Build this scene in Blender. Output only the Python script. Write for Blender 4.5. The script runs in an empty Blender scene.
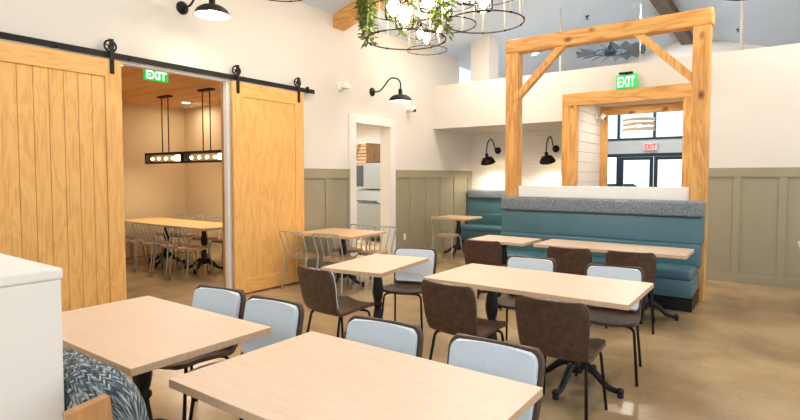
import bpy, bmesh, math, random
from mathutils import Vector, Matrix
random.seed(7)
PI = math.pi
SC = bpy.context.scene
COL = SC.collection

# ------------------------------------------------------------------ materials
def lin(c):
    c = c / 255.0
    return c / 12.92 if c <= 0.04045 else ((c + 0.055) / 1.055) ** 2.4
def L3(rgb): return tuple(lin(v) for v in rgb)
def mul(c, k): return tuple(min(1.0, v * k) for v in c)
def base(name):
    m = bpy.data.materials.new(name); m.use_nodes = True
    nt = m.node_tree; nt.nodes.clear()
    o = nt.nodes.new('ShaderNodeOutputMaterial'); b = nt.nodes.new('ShaderNodeBsdfPrincipled')
    nt.links.new(b.outputs[0], o.inputs[0])
    return m, nt, b, o
def coords(nt, stretch=(1, 1, 1)):
    tc = nt.nodes.new('ShaderNodeTexCoord'); mp = nt.nodes.new('ShaderNodeMapping')
    mp.inputs['Scale'].default_value = stretch
    nt.links.new(tc.outputs['Object'], mp.inputs['Vector'])
    return mp.outputs[0]
def ramp(nt, fac, stops):
    r = nt.nodes.new('ShaderNodeValToRGB')
    el = r.color_ramp.elements
    while len(el) > 1: el.remove(el[-1])
    el[0].position = stops[0][0]; el[0].color = (*stops[0][1], 1)
    for p, c in stops[1:]:
        e = el.new(p); e.color = (*c, 1)
    nt.links.new(fac, r.inputs[0])
    return r.outputs[0]
def mat(name, rgb, rough=0.5, metal=0.0, var=0.06, scale=6.0, stretch=(1, 1, 1), bump=0.0, spec=0.5, detail=4.0, coat=0.0, bscale=None):
    m, nt, b, o = base(name)
    v = coords(nt, stretch)
    n = nt.nodes.new('ShaderNodeTexNoise'); n.inputs['Scale'].default_value = scale; n.inputs['Detail'].default_value = detail
    nt.links.new(v, n.inputs['Vector'])
    c = L3(rgb)
    nt.links.new(ramp(nt, n.outputs['Fac'], [(0.3, mul(c, 1 - var)), (0.7, mul(c, 1 + var))]), b.inputs['Base Color'])
    b.inputs['Roughness'].default_value = rough; b.inputs['Metallic'].default_value = metal
    b.inputs['Specular IOR Level'].default_value = spec
    b.inputs['Coat Weight'].default_value = coat
    if bump:
        n2 = nt.nodes.new('ShaderNodeTexNoise'); n2.inputs['Scale'].default_value = bscale or scale * 6; n2.inputs['Detail'].default_value = 5
        nt.links.new(v, n2.inputs['Vector'])
        bp = nt.nodes.new('ShaderNodeBump'); bp.inputs['Strength'].default_value = bump; bp.inputs['Distance'].default_value = 0.01
        nt.links.new(n2.outputs['Fac'], bp.inputs['Height']); nt.links.new(bp.outputs[0], b.inputs['Normal'])
    return m
def wood(name, light, dark, axis='z', rough=0.45, freq=22.0, long=0.35, dist=3.0, contrast=1.0, knots=0.0, rings=0.12):
    """grain runs along `axis` of the object"""
    m, nt, b, o = base(name)
    st = {'x': (long, freq / 10, freq / 10), 'y': (freq / 10, long, freq / 10), 'z': (freq / 10, freq / 10, long)}[axis]
    v = coords(nt, st)
    n = nt.nodes.new('ShaderNodeTexNoise'); n.inputs['Scale'].default_value = 2.2; n.inputs['Detail'].default_value = 6; n.inputs['Distortion'].default_value = dist * 0.25
    nt.links.new(v, n.inputs['Vector'])
    st2 = tuple(s * 9 if s != long else s * 2.0 for s in st)
    v2 = coords(nt, st2)
    n2 = nt.nodes.new('ShaderNodeTexNoise'); n2.inputs['Scale'].default_value = 3.0; n2.inputs['Detail'].default_value = 3
    nt.links.new(v2, n2.inputs['Vector'])
    # rings: sine of the low noise gives cathedral figure
    ma = nt.nodes.new('ShaderNodeMath'); ma.operation = 'MULTIPLY'; ma.inputs[1].default_value = freq * 1.6
    nt.links.new(n.outputs['Fac'], ma.inputs[0])
    sn = nt.nodes.new('ShaderNodeMath'); sn.operation = 'SINE'; nt.links.new(ma.outputs[0], sn.inputs[0])
    mx = nt.nodes.new('ShaderNodeMath'); mx.operation = 'MULTIPLY_ADD'; mx.inputs[1].default_value = rings * contrast; mx.inputs[2].default_value = 0.0
    nt.links.new(sn.outputs[0], mx.inputs[0])
    ad = nt.nodes.new('ShaderNodeMath'); ad.operation = 'MULTIPLY_ADD'; ad.inputs[1].default_value = 0.75 * contrast
    nt.links.new(n2.outputs['Fac'], ad.inputs[0]); nt.links.new(mx.outputs[0], ad.inputs[2])
    ad2 = nt.nodes.new('ShaderNodeMath'); ad2.operation = 'ADD'; ad2.inputs[1].default_value = 0.5 - 0.375 * contrast
    nt.links.new(ad.outputs[0], ad2.inputs[0])
    out = ramp(nt, ad2.outputs[0], [(0.22, L3(dark)), (0.5, tuple((a + 2 * c) / 3 for a, c in zip(L3(dark), L3(light)))), (0.75, L3(light))])
    if knots:
        vk = nt.nodes.new('ShaderNodeTexVoronoi'); vk.inputs['Scale'].default_value = 1.0
        nt.links.new(coords(nt, tuple(2.2 if s == long else 3.4 for s in st)), vk.inputs['Vector'])
        kr = ramp(nt, vk.outputs['Distance'], [(0.05, mul(L3(dark), 0.4)), (0.17, (1, 1, 1))])
        mm = nt.nodes.new('ShaderNodeMix'); mm.data_type = 'RGBA'; mm.blend_type = 'MULTIPLY'; mm.inputs[0].default_value = knots
        nt.links.new(out, mm.inputs[6]); nt.links.new(kr, mm.inputs[7]); out = mm.outputs[2]
    nt.links.new(out, b.inputs['Base Color'])
    b.inputs['Roughness'].default_value = rough
    return m
def emit(name, rgb, strength):
    m, nt, b, o = base(name)
    v = coords(nt); n = nt.nodes.new('ShaderNodeTexNoise'); n.inputs['Scale'].default_value = 3
    nt.links.new(v, n.inputs['Vector'])
    c = L3(rgb)
    col = ramp(nt, n.outputs['Fac'], [(0.3, mul(c, 0.97)), (0.7, c)])
    nt.links.new(col, b.inputs['Emission Color']); nt.links.new(col, b.inputs['Base Color'])
    b.inputs['Emission Strength'].default_value = strength
    return m
def glass(name, tint=(1, 1, 1), refl=0.12):
    m = bpy.data.materials.new(name); m.use_nodes = True
    nt = m.node_tree; nt.nodes.clear()
    o = nt.nodes.new('ShaderNodeOutputMaterial'); mx = nt.nodes.new('ShaderNodeMixShader')
    t = nt.nodes.new('ShaderNodeBsdfTransparent'); g = nt.nodes.new('ShaderNodeBsdfGlossy')
    t.inputs[0].default_value = (*tint, 1); g.inputs['Roughness'].default_value = 0.02
    fr = nt.nodes.new('ShaderNodeLayerWeight'); fr.inputs[0].default_value = refl
    nt.links.new(fr.outputs['Fresnel'], mx.inputs[0]); nt.links.new(t.outputs[0], mx.inputs[1]); nt.links.new(g.outputs[0], mx.inputs[2])
    nt.links.new(mx.outputs[0], o.inputs[0])
    return m

M = {}
M['wall'] = mat('cream_wall_paint', (219, 212, 202), 0.85, var=0.015, scale=1.5, bump=0.02)
M['white'] = mat('white_trim_paint', (232, 225, 214), 0.5, var=0.012, scale=2)
M['bright'] = mat('bright_white_paint', (250, 245, 238), 0.6, var=0.01, scale=2)
M['honey'] = wood('honey_table_top', (232, 184, 116), (212, 156, 88), 'x', 0.38, freq=30, long=0.5, contrast=0.7)
M['tan_maple'] = wood('tan_maple_top', (222, 182, 138), (206, 162, 116), 'x', 0.38, freq=30, long=0.5, contrast=0.7)
M['casing'] = mat('casing_paint', (224, 219, 212), 0.5, var=0.012, scale=2)
M['ceil'] = mat('white_ceiling_daylight_tint', (206, 219, 234), 0.9, var=0.015, scale=1.5)  # white ceiling with the cool tint of daylight mixed into its colour
M['sage'] = mat('sage_panel_paint', (152, 143, 117), 0.55, var=0.03, scale=3)
M['tan'] = mat('tan_room_paint', (212, 188, 144), 0.85, var=0.03, scale=1.0)
M['oak'] = wood('honey_oak_vertical', (236, 184, 108), (212, 154, 80), 'z', 0.42, freq=26, long=0.5, contrast=1.02)
M['oak_h'] = wood('honey_oak_level', (236, 184, 108), (212, 154, 80), 'y', 0.42, freq=26, long=0.5, contrast=1.02)
M['beam_z'] = wood('timber_upright', (232, 178, 102), (190, 128, 60), 'z', 0.5, freq=20, long=0.4, contrast=1.15, knots=0.9)
M['beam_x'] = wood('timber_level', (232, 178, 102), (190, 128, 60), 'x', 0.5, freq=20, long=0.4, contrast=1.15, knots=0.9)
M['beam_y'] = wood('ceiling_timber_dark', (112, 84, 60), (70, 50, 36), 'y', 0.6, freq=18, long=0.3)
M['maple'] = wood('pale_maple_top', (218, 193, 170), (208, 180, 153), 'x', 0.38, freq=30, long=0.5, contrast=0.7)
M['maple_edge'] = wood('maple_edge_band', (214, 180, 146), (188, 150, 114), 'z', 0.5, freq=50, long=4, contrast=0.7)
M['wood_seat'] = wood('seat_plywood', (186, 142, 106), (150, 106, 74), 'x', 0.4, freq=28)
M['rustic'] = wood('rustic_shelf_wood', (164, 124, 80), (108, 74, 44), 'x', 0.7, freq=20)
M['plank_ceiling'] = wood('plank_ceiling_wood', (242, 188, 118), (196, 132, 70), 'x', 0.5, freq=16, long=0.15)
M['floor'] = None
M['brown'] = mat('distressed_brown_leatherette', (78, 55, 41), 0.5, var=0.36, scale=26, bump=0.05, bscale=220, detail=6)
M['pad'] = mat('pale_blue_woven_fabric', (208, 218, 224), 0.95, var=0.10, scale=240, bump=0.15, bscale=500)
M['black'] = mat('black_iron', (26, 25, 25), 0.42, 0.3, var=0.15, scale=20)
M['blackmatte'] = mat('black_powder_coat', (22, 19, 18), 0.55, 0.0, var=0.12, scale=20, spec=0.3)
M['greymetal'] = mat('grey_green_metal', (166, 170, 158), 0.4, 0.2, var=0.05, scale=12)
M['steel'] = mat('brushed_stainless', (160, 164, 164), 0.38, 0.85, var=0.06, scale=3, stretch=(1, 1, 30))
M['steel_dark'] = mat('dark_steel', (70, 74, 74), 0.4, 0.6, var=0.08, scale=5)
M['teal'] = mat('teal_vinyl', (70, 107, 117), 0.33, var=0.06, scale=5, bump=0.02, bscale=300)
M['cream_plastic'] = mat('cream_plastic', (235, 228, 215), 0.4, var=0.02)
M['asphalt'] = mat('pale_asphalt', (190, 190, 190), 0.9, var=0.08, scale=2)
M['stucco'] = mat('pale_stucco', (222, 222, 222), 0.9, var=0.04, scale=2)
M['storefront'] = mat('dark_storefront_aluminium', (38, 54, 64), 0.4, 0.4, var=0.08)
M['band'] = mat('pale_transom_panel', (206, 208, 208), 0.6, var=0.02)
M['galv'] = mat('galvanised_blade', (128, 140, 150), 0.4, 0.6, var=0.15, scale=8)
M['carpaint'] = mat('white_car_paint', (235, 236, 238), 0.25, var=0.01, coat=0.6)
M['rubber'] = mat('tyre_rubber', (30, 30, 31), 0.8, var=0.1)
M['whitewash'] = mat('whitewashed_lath', (226, 212, 194), 0.7, var=0.08, scale=10, stretch=(1, 1, 6))
M['leaf'] = mat('ivy_leaf', (116, 136, 60), 0.5, var=0.4, scale=14)
M['stem'] = mat('vine_stem', (92, 84, 46), 0.7, var=0.2)
M['wire_dark'] = mat('bronze_wire', (58, 44, 34), 0.4, 0.7, var=0.1)
M['wire_gold'] = mat('brass_wire', (216, 204, 178), 0.4, 0.3, var=0.1)
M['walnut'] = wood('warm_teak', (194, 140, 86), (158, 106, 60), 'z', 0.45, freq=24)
M['glass'] = glass('clear_glass', (0.96, 0.985, 1.0), 0.10)
M['jar'] = glass('jar_glass', (0.99, 0.985, 0.97), 0.10)
M['bulb'] = emit('warm_bulb', (255, 232, 196), 60)
M['bulb_strip'] = emit('warm_filament_bulb', (255, 216, 160), 30)
M['frost'] = emit('frosted_lit_glass', (255, 240, 220), 2.2)
M['can'] = emit('can_lens', (255, 240, 218), 14)
M['shade_in'] = mat('white_enamel', (245, 243, 238), 0.35, var=0.01)
M['exit_green'] = emit('exit_green', (20, 170, 70), 1.1)
M['exit_letter'] = emit('exit_letter', (214, 255, 214), 1.6)
M['exit_red'] = emit('exit_red', (226, 40, 44), 1.6)

def mk_floor():
    m, nt, b, o = base('polished_concrete')
    v = coords(nt)
    n = nt.nodes.new('ShaderNodeTexNoise'); n.inputs['Scale'].default_value = 0.75; n.inputs['Detail'].default_value = 7; n.inputs['Roughness'].default_value = 0.58; n.inputs['Distortion'].default_value = 0.15
    nt.links.new(v, n.inputs['Vector'])
    c1 = ramp(nt, n.outputs['Fac'], [(0.30, L3((126, 104, 74))), (0.5, L3((166, 138, 100))), (0.70, L3((198, 170, 126)))])
    n2 = nt.nodes.new('ShaderNodeTexNoise'); n2.inputs['Scale'].default_value = 30; n2.inputs['Detail'].default_value = 4
    nt.links.new(v, n2.inputs['Vector'])
    c2 = ramp(nt, n2.outputs['Fac'], [(0.35, (0.90, 0.90, 0.90)), (0.65, (1.0, 1.0, 1.0))])
    mm = nt.nodes.new('ShaderNodeMix'); mm.data_type = 'RGBA'; mm.blend_type = 'MULTIPLY'; mm.inputs[0].default_value = 1.0
    nt.links.new(c1, mm.inputs[6]); nt.links.new(c2, mm.inputs[7]); nt.links.new(mm.outputs[2], b.inputs['Base Color'])
    r = nt.nodes.new('ShaderNodeMapRange'); r.inputs['To Min'].default_value = 0.12; r.inputs['To Max'].default_value = 0.32
    nt.links.new(n.outputs['Fac'], r.inputs['Value']); nt.links.new(r.outputs[0], b.inputs['Roughness'])
    return m
M['floor'] = mk_floor()
def mk_tile():
    m, nt, b, o = base('white_subway_tile')
    tc = nt.nodes.new('ShaderNodeTexCoord'); sp = nt.nodes.new('ShaderNodeSeparateXYZ'); cb = nt.nodes.new('ShaderNodeCombineXYZ')
    nt.links.new(tc.outputs['Object'], sp.inputs[0]); nt.links.new(sp.outputs['X'], cb.inputs['X']); nt.links.new(sp.outputs['Z'], cb.inputs['Y'])
    br = nt.nodes.new('ShaderNodeTexBrick'); br.inputs['Scale'].default_value = 1.0
    br.inputs['Brick Width'].default_value = 0.2; br.inputs['Row Height'].default_value = 0.075; br.inputs['Mortar Size'].default_value = 0.004
    c = L3((240, 233, 222))
    br.inputs['Color1'].default_value = (*c, 1); br.inputs['Color2'].default_value = (*mul(c, 0.97), 1); br.inputs['Mortar'].default_value = (*mul(c, 0.86), 1)
    nt.links.new(cb.outputs[0], br.inputs['Vector']); nt.links.new(br.outputs['Color'], b.inputs['Base Color'])
    b.inputs['Roughness'].default_value = 0.35
    return m
M['tile'] = mk_tile()
def mk_tweed(name, dark, mid, light, scale, sx=(1, 1, 1), rough=0.95, bump=0.4):
    m, nt, b, o = base(name)
    v = coords(nt, sx)
    vo = nt.nodes.new('ShaderNodeTexVoronoi'); vo.inputs['Scale'].default_value = scale
    nt.links.new(v, vo.inputs['Vector'])
    sp = nt.nodes.new('ShaderNodeSeparateColor'); nt.links.new(vo.outputs['Color'], sp.inputs[0])
    nt.links.new(ramp(nt, sp.outputs[0], [(0.12, L3(dark)), (0.45, L3(mid)), (0.85, L3(light))]), b.inputs['Base Color'])
    bp = nt.nodes.new('ShaderNodeBump'); bp.inputs['Strength'].default_value = bump; bp.inputs['Distance'].default_value = 0.004; bp.invert = True
    nt.links.new(vo.outputs['Distance'], bp.inputs['Height']); nt.links.new(bp.outputs[0], b.inputs['Normal'])
    b.inputs['Roughness'].default_value = rough
    return m
M['tweed'] = mk_tweed('grey_blue_tweed', (88, 98, 106), (116, 125, 132), (150, 156, 160), 150, (1, 1, 1))
def mk_knit():
    """chunky woven stripes: herringbone of navy, slate and cream along the cushion's UV"""
    m, nt, b, o = base('navy_cream_herringbone')
    tc = nt.nodes.new('ShaderNodeTexCoord'); sp = nt.nodes.new('ShaderNodeSeparateXYZ')
    nt.links.new(tc.outputs['UV'], sp.inputs[0])
    def mth(op, a, bb=None, c=None):
        n = nt.nodes.new('ShaderNodeMath'); n.operation = op
        for i, x in enumerate((a, bb, c)):
            if x is None: continue
            if isinstance(x, (int, float)): n.inputs[i].default_value = x
            else: nt.links.new(x, n.inputs[i])
        return n.outputs[0]
    u, v = sp.outputs['X'], sp.outputs['Y']
    tri = mth('PINGPONG', mth('MULTIPLY', v, 32.0), 1.0)
    ph = mth('ADD', mth('MULTIPLY', u, 86.0), mth('MULTIPLY', tri, 1.6))
    cb = nt.nodes.new('ShaderNodeCombineXYZ')
    nt.links.new(mth('FLOOR', mth('MULTIPLY', ph, 1.0)), cb.inputs[0]); nt.links.new(mth('FLOOR', mth('MULTIPLY', v, 32.0)), cb.inputs[1])
    wn = nt.nodes.new('ShaderNodeTexWhiteNoise'); wn.noise_dimensions = '2D'; nt.links.new(cb.outputs[0], wn.inputs['Vector'])
    col = ramp(nt, wn.outputs['Value'], [(0.15, L3((58, 72, 84))), (0.45, L3((92, 108, 118))), (0.68, L3((134, 146, 148))), (0.88, L3((190, 190, 176)))])
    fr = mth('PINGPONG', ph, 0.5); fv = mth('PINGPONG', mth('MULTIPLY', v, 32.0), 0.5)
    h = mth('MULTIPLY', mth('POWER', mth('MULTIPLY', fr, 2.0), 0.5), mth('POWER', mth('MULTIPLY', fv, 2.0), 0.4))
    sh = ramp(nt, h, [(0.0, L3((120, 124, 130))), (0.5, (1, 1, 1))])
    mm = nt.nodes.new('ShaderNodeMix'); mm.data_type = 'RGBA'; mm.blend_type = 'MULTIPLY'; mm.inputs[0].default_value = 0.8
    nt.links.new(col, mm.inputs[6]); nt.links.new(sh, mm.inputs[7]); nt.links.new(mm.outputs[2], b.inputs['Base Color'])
    bp = nt.nodes.new('ShaderNodeBump'); bp.inputs['Strength'].default_value = 0.7; bp.inputs['Distance'].default_value = 0.006
    nt.links.new(h, bp.inputs['Height']); nt.links.new(bp.outputs[0], b.inputs['Normal'])
    b.inputs['Roughness'].default_value = 0.95
    return m
M['knit'] = mk_knit()

# ------------------------------------------------------------------ mesh helpers
class B:
    """collects shapes into one bmesh; up to several material slots"""
    def __init__(s): s.bm = bmesh.new(); s.mi = 0
    def _tag(s, faces, smooth):
        for f in faces: f.material_index = s.mi; f.smooth = smooth
    def box(s, x0, x1, y0, y1, z0, z1, bev=0.0, seg=2, mtx=None, smooth=False):
        g = bmesh.ops.create_cube(s.bm, size=1.0); vs = g['verts']
        for v in vs:
            v.co = Vector((x0 + (v.co.x + .5) * (x1 - x0), y0 + (v.co.y + .5) * (y1 - y0), z0 + (v.co.z + .5) * (z1 - z0)))
        faces = list({f for v in vs for f in v.link_faces})
        if bev > 0:
            r = bmesh.ops.bevel(s.bm, geom=list({e for v in vs for e in v.link_edges}), offset=bev, segments=seg, profile=0.5, affect='EDGES', clamp_overlap=True)
            vs = list({v for v in r['verts']} | {v for v in vs if v.is_valid})
            faces = list({f for v in vs for f in v.link_faces})
        if mtx is not None:
            for v in vs: v.co = mtx @ v.co
        s._tag(faces, smooth); return s
    def tube(s, pts, r, n=8, caps=True, closed=False, radii=None):
        pts = [Vector(p) for p in pts]; k = len(pts)
        rings = []; up = None
        for i, p in enumerate(pts):
            if closed: t = pts[(i + 1) % k] - pts[i - 1]
            else: t = pts[min(i + 1, k - 1)] - pts[max(i - 1, 0)]
            t.normalize()
            if up is None:
                up = Vector((0, 0, 1)) if abs(t.z) < 0.9 else Vector((1, 0, 0))
            a = (up - t * up.dot(t))
            if a.length < 1e-5: a = t.orthogonal()
            a.normalize(); b = t.cross(a); up = a
            rr = radii[i] if radii else r
            rings.append([s.bm.verts.new(p + (a * math.cos(2 * PI * j / n) + b * math.sin(2 * PI * j / n)) * rr) for j in range(n)])
        fs = []
        for i in range(k if closed else k - 1):
            A, C = rings[i], rings[(i + 1) % k]
            for j in range(n): fs.append(s.bm.faces.new((A[j], A[(j + 1) % n], C[(j + 1) % n], C[j])))
        if caps and not closed:
            fs.append(s.bm.faces.new(rings[0][::-1])); fs.append(s.bm.faces.new(rings[-1]))
        s._tag(fs, True); return s
    def lathe(s, prof, cx=0, cy=0, n=20, mtx=None, cap=True):
        rings = []
        for r, z in prof:
            rings.append([s.bm.verts.new((cx + r * math.cos(2 * PI * j / n), cy + r * math.sin(2 * PI * j / n), z)) for j in range(n)])
        fs = []
        for A, C in zip(rings, rings[1:]):
            for j in range(n): fs.append(s.bm.faces.new((A[j], A[(j + 1) % n], C[(j + 1) % n], C[j])))
        if cap:
            fs.append(s.bm.faces.new(rings[0][::-1])); fs.append(s.bm.faces.new(rings[-1]))
        if mtx is not None:
            for R in rings:
                for v in R: v.co = mtx @ v.co
        s._tag(fs, True); return s
    def poly(s, pts, thick):
        """convex prism from a planar polygon and a thickness vector"""
        t = Vector(thick); a = [s.bm.verts.new(Vector(p)) for p in pts]; c = [s.bm.verts.new(Vector(p) + t) for p in pts]
        fs = [s.bm.faces.new(a[::-1]), s.bm.faces.new(c)]
        n = len(a)
        for i in range(n): fs.append(s.bm.faces.new((a[i], a[(i + 1) % n], c[(i + 1) % n], c[i])))
        s._tag(fs, False); return s
    def sphere(s, c, r, u=12, v=8, scale=(1, 1, 1)):
        g = bmesh.ops.create_uvsphere(s.bm, u_segments=u, v_segments=v, radius=r)
        for w in g['verts']: w.co = Vector((w.co.x * scale[0] + c[0], w.co.y * scale[1] + c[1], w.co.z * scale[2] + c[2]))
        s._tag(list({f for w in g['verts'] for f in w.link_faces}), True); return s
    def mesh(s, name, mats):
        bmesh.ops.recalc_face_normals(s.bm, faces=s.bm.faces)
        me = bpy.data.meshes.new(name); s.bm.to_mesh(me); s.bm.free()
        for m in (mats if isinstance(mats, (list, tuple)) else [mats]): me.materials.append(m)
        return me
    def obj(s, name, mats, parent=None, loc=None, rot=None):
        return link(name, s.mesh(name, mats), parent, loc, rot)
def link(name, me, parent=None, loc=None, rot=None):
    o = bpy.data.objects.new(name, me); COL.objects.link(o)
    if parent: o.parent = parent
    if loc: o.location = loc
    if rot: o.rotation_euler = rot
    return o
def tag(o, label, cat, group=None, kind=None):
    o['label'] = label; o['category'] = cat
    if group: o['group'] = group
    if kind: o['kind'] = kind
    return o
def thing(name, label, cat, loc=(0, 0, 0), rz=0.0, group=None):
    o = bpy.data.objects.new(name, None); COL.objects.link(o); o.empty_display_size = 0.1
    o.location = loc; o.rotation_euler = (0, 0, rz)
    return tag(o, label, cat, group)
def struct(o, label, cat):
    return tag(o, label, cat, kind='structure')
def dup(root, loc, rz, label):
    r = root.copy(); COL.objects.link(r); r.location = loc; r.rotation_euler = (0, 0, rz); r['label'] = label
    for ch in list(root.children):
        c = ch.copy(); COL.objects.link(c); c.parent = r
        for g in list(ch.children):
            d = g.copy(); COL.objects.link(d); d.parent = c
    return r
def arc_pts(pts, r, n=5):
    """round the inner corners of a polyline"""
    pts = [Vector(p) for p in pts]; out = [pts[0]]
    for i in range(1, len(pts) - 1):
        p = pts[i]; a = (pts[i - 1] - p); b = (pts[i + 1] - p)
        rr = min(r, a.length * .49, b.length * .49); A = p + a.normalized() * rr; Bp = p + b.normalized() * rr
        for k in range(n + 1):
            t = k / n; out.append(A * (1 - t) ** 2 + p * 2 * t * (1 - t) + Bp * t * t)
    out.append(pts[-1]); return out
def spline(pts, n=6):
    pts = [Vector(p) for p in pts]; P = [pts[0] * 2 - pts[1]] + pts + [pts[-1] * 2 - pts[-2]]; out = []
    for i in range(1, len(P) - 2):
        for k in range(n):
            t = k / n
            out.append(0.5 * ((2 * P[i]) + (P[i + 1] - P[i - 1]) * t + (2 * P[i - 1] - 5 * P[i] + 4 * P[i + 1] - P[i + 2]) * t * t + (3 * P[i] - P[i - 1] - 3 * P[i + 1] + P[i + 2]) * t ** 3))
    out.append(pts[-1]); return out
def light(name, kind, loc, energy, col, size=0.1, rot=None, spot=None, shape='DISK', sy=None):
    d = bpy.data.lights.new(name, kind); d.energy = energy; d.color = col
    if kind == 'AREA':
        d.shape = shape; d.size = size
        if sy: d.size_y = sy
    else: d.shadow_soft_size = size
    if spot: d.spot_size = spot; d.spot_blend = 0.6
    o = bpy.data.objects.new(name, d); COL.objects.link(o); o.location = loc
    if rot: o.rotation_euler = rot
    return o
def text_mesh(body, size, depth, mat_):
    cu = bpy.data.curves.new('lettering', 'FONT'); cu.body = body; cu.size = size; cu.extrude = depth; cu.align_x = 'CENTER'; cu.align_y = 'CENTER'; cu.offset = size * 0.02
    t = bpy.data.objects.new('tmp_text', cu); COL.objects.link(t)
    bpy.context.view_layer.update()
    me = bpy.data.meshes.new_from_object(t.evaluated_get(bpy.context.evaluated_depsgraph_get()))
    bpy.data.objects.remove(t); bpy.data.curves.remove(cu)
    me.materials.clear(); me.materials.append(mat_)
    return me
WARM = (1.0, 0.91, 0.81)

# ------------------------------------------------------------------ setting
LX, BY, RY, GY = -5.665, 9.0, 10.63, 15.5
def zc(x): return 4.07 + 0.30 * (x + 5.665) if x < -1.96 else 5.18 - 0.30 * (x + 1.96)
XR, Y0 = 3.4, -3.0
b = B(); b.box(-11.5, XR, Y0, GY + .15, -0.08, 0)
struct(b.obj('floor', M['floor']), 'polished brown concrete floor with mottled shine', 'floor')
b = B(); b.box(-90, 90, -70, 110, -0.2, -0.1)
struct(b.obj('ground', M['asphalt']), 'pale parking lot outside the glass doors', 'ground')

# left wall with two openings and a clerestory opening
b = B(); x0, x1 = LX - .20, LX
b.box(LX - .09, x1, Y0, 2.2, 0, 4.07); b.box(LX - .09, x1, 2.2, 4.10, 2.75, 4.07); b.box(LX - .09, x1, 4.10, 6.35, 0, 4.07); b.box(x0, x1, 6.35, 6.59, 0, 4.07)
b.box(x0, x1, 6.59, 7.54, 2.43, 4.07); b.box(x0, x1, 7.54, 10.06, 0, 4.07); b.box(x0, x1, 10.06, 11.6, 0, 3.5); b.box(x0, x1, 11.6, GY + .15, 0, 4.07)
wl = struct(b.obj('wall_left', M['wall']), 'cream left wall with barn doors and gooseneck lamps', 'wall')
b = B(); b.box(x0 + .09, x0 + .10, 10.06, 11.6, 3.5, 4.07)
w2 = struct(b.obj('window_2', M['glass']), 'high side window above ledge at far left corner', 'window')
# sage panelling on the left wall
def panelling(parent, axis, plane, spans, stiles, ztop, zrail):
    b = B()
    def bx(u0, u1, z0, z1, d, bev=.003):
        if axis == 'y': b.box(plane, plane + d, u0, u1, z0, z1, bev)
        else: b.box(u0, u1, plane - d, plane, z0, z1, bev)
    for u0, u1 in spans:
        bx(u0, u1, 0, ztop, .012); bx(u0, u1, zrail, ztop, .032); bx(u0, u1, 0.0, .125, .036)
        for s0, s1 in stiles:
            if s0 >= u0 - .01 and s1 <= u1 + .01: bx(s0, s1, .125, zrail, .030)
    return b.obj('wainscot', M['sage'], parent)
panelling(wl, 'y', LX, [(5.2, 6.42), (7.69, RY)], [(5.36, 5.43), (5.854, 5.954), (6.37, 6.42), (7.69, 7.74), (8.143, 8.244), (8.70, 8.81), (9.24, 9.35), (9.81, 9.93), (10.44, 10.58)], 1.662, 1.513)
# casings
b = B(); b.box(LX, LX + .02, 6.41, 6.59, 0, 2.43, .003); b.box(LX, LX + .02, 7.54, 7.69, 0, 2.43, .003); b.box(LX, LX + .02, 6.41, 7.69, 2.43, 2.57, .003)
b.box(LX - .22, LX + .0, 6.58, 6.592, 0, 2.43); b.box(LX - .22, LX, 7.538, 7.55, 0, 2.43)
struct(b.obj('trim_1', M['casing']), 'white casing around the kitchen doorway', 'door casing')
b = B(); b.box(LX - .055, LX + .022, 4.085, 4.15, 0, 2.79, .003); b.box(LX - .055, LX + .022, 2.2, 4.085, 2.735, 2.79, .003)
struct(b.obj('trim_2', M['white']), 'white casing of the dining room opening beside the right barn door', 'door casing')
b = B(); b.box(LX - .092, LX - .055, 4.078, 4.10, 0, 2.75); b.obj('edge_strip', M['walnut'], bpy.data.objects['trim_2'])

# back wall, recess, bulkhead, passage
b = B(); b.box(-.93, XR, BY, BY + .15, 0, 2.5)
wb = struct(b.obj('wall_back', M['wall']), 'cream back wall right of the timber frame above sage panelling', 'wall')
panelling(wb, 'x', BY, [(-.93, XR)], [(x, x + .095) for x in [-.505 + .54 * k for k in range(0, 7)]], 1.668, 1.535)
b = B(); b.box(LX, -3.02, RY, RY + .12, 0, 2.5)
struct(b.obj('wall_recess', M['tile']), 'white tiled wall behind the corner booth', 'wall')
b = B(); b.box(LX, -2.80, BY, RY, 2.5, 3.357); b.box(-2.80, -1.16, BY, RY, 2.87, 3.357); b.box(-1.16, XR, BY, RY, 2.5, 3.357)
struct(b.obj('wall_bulkhead', M['wall']), 'cream bulkhead ledge spanning above the booth recess', 'wall')
b = B()
b.box(-3.02, -2.80, BY, RY, 0, 2.5)
for k in range(16): b.box(-2.80, -2.785, BY + .02, RY, .02 + k * .178, .02 + k * .178 + .172 if k < 15 else 2.87, .003)
struct(b.obj('wall_passage', M['wall']), 'white shiplap left side wall of the entry passage', 'wall')
b = B(); b.box(-1.16, -.93, BY + .15, RY, 0, 2.5)
struct(b.obj('wall_passage_right', M['wall']), 'right side wall of the entry passage', 'wall')
b = B(); b.box(-5.10, -4.69, 9.52, 9.95, 3.357, 4.36)
b.poly([(-5.10, 9.52, 4.36), (-4.69, 9.52, 4.36), (-4.69, 9.52, 4.362)], (0, .43, 0))
struct(b.obj('wall_column', M['wall']), 'cream square column standing behind the bulkhead ledge', 'column')
# gable wall with storefront
b = B()
b.box(LX, -4.6, GY, GY + .15, 0, 4.07); b.box(-.9, XR, GY, GY + .15, 0, 3.57); b.box(-4.6, -.9, GY, GY + .15, 3.6, 4.07)
b.poly([(LX, GY, 4.07), (-1.96, GY, 5.18), (1.73, GY, 4.07)], (0, .15, 0))
b.poly([(1.73, GY, 4.07), (XR, GY, 3.57), (-.9, GY, 3.57), (-.9, GY, 4.07)], (0, .15, 0))
struct(b.obj('wall_front', M['wall']), 'far gable wall of the entry beyond the ledge', 'wall')
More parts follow.
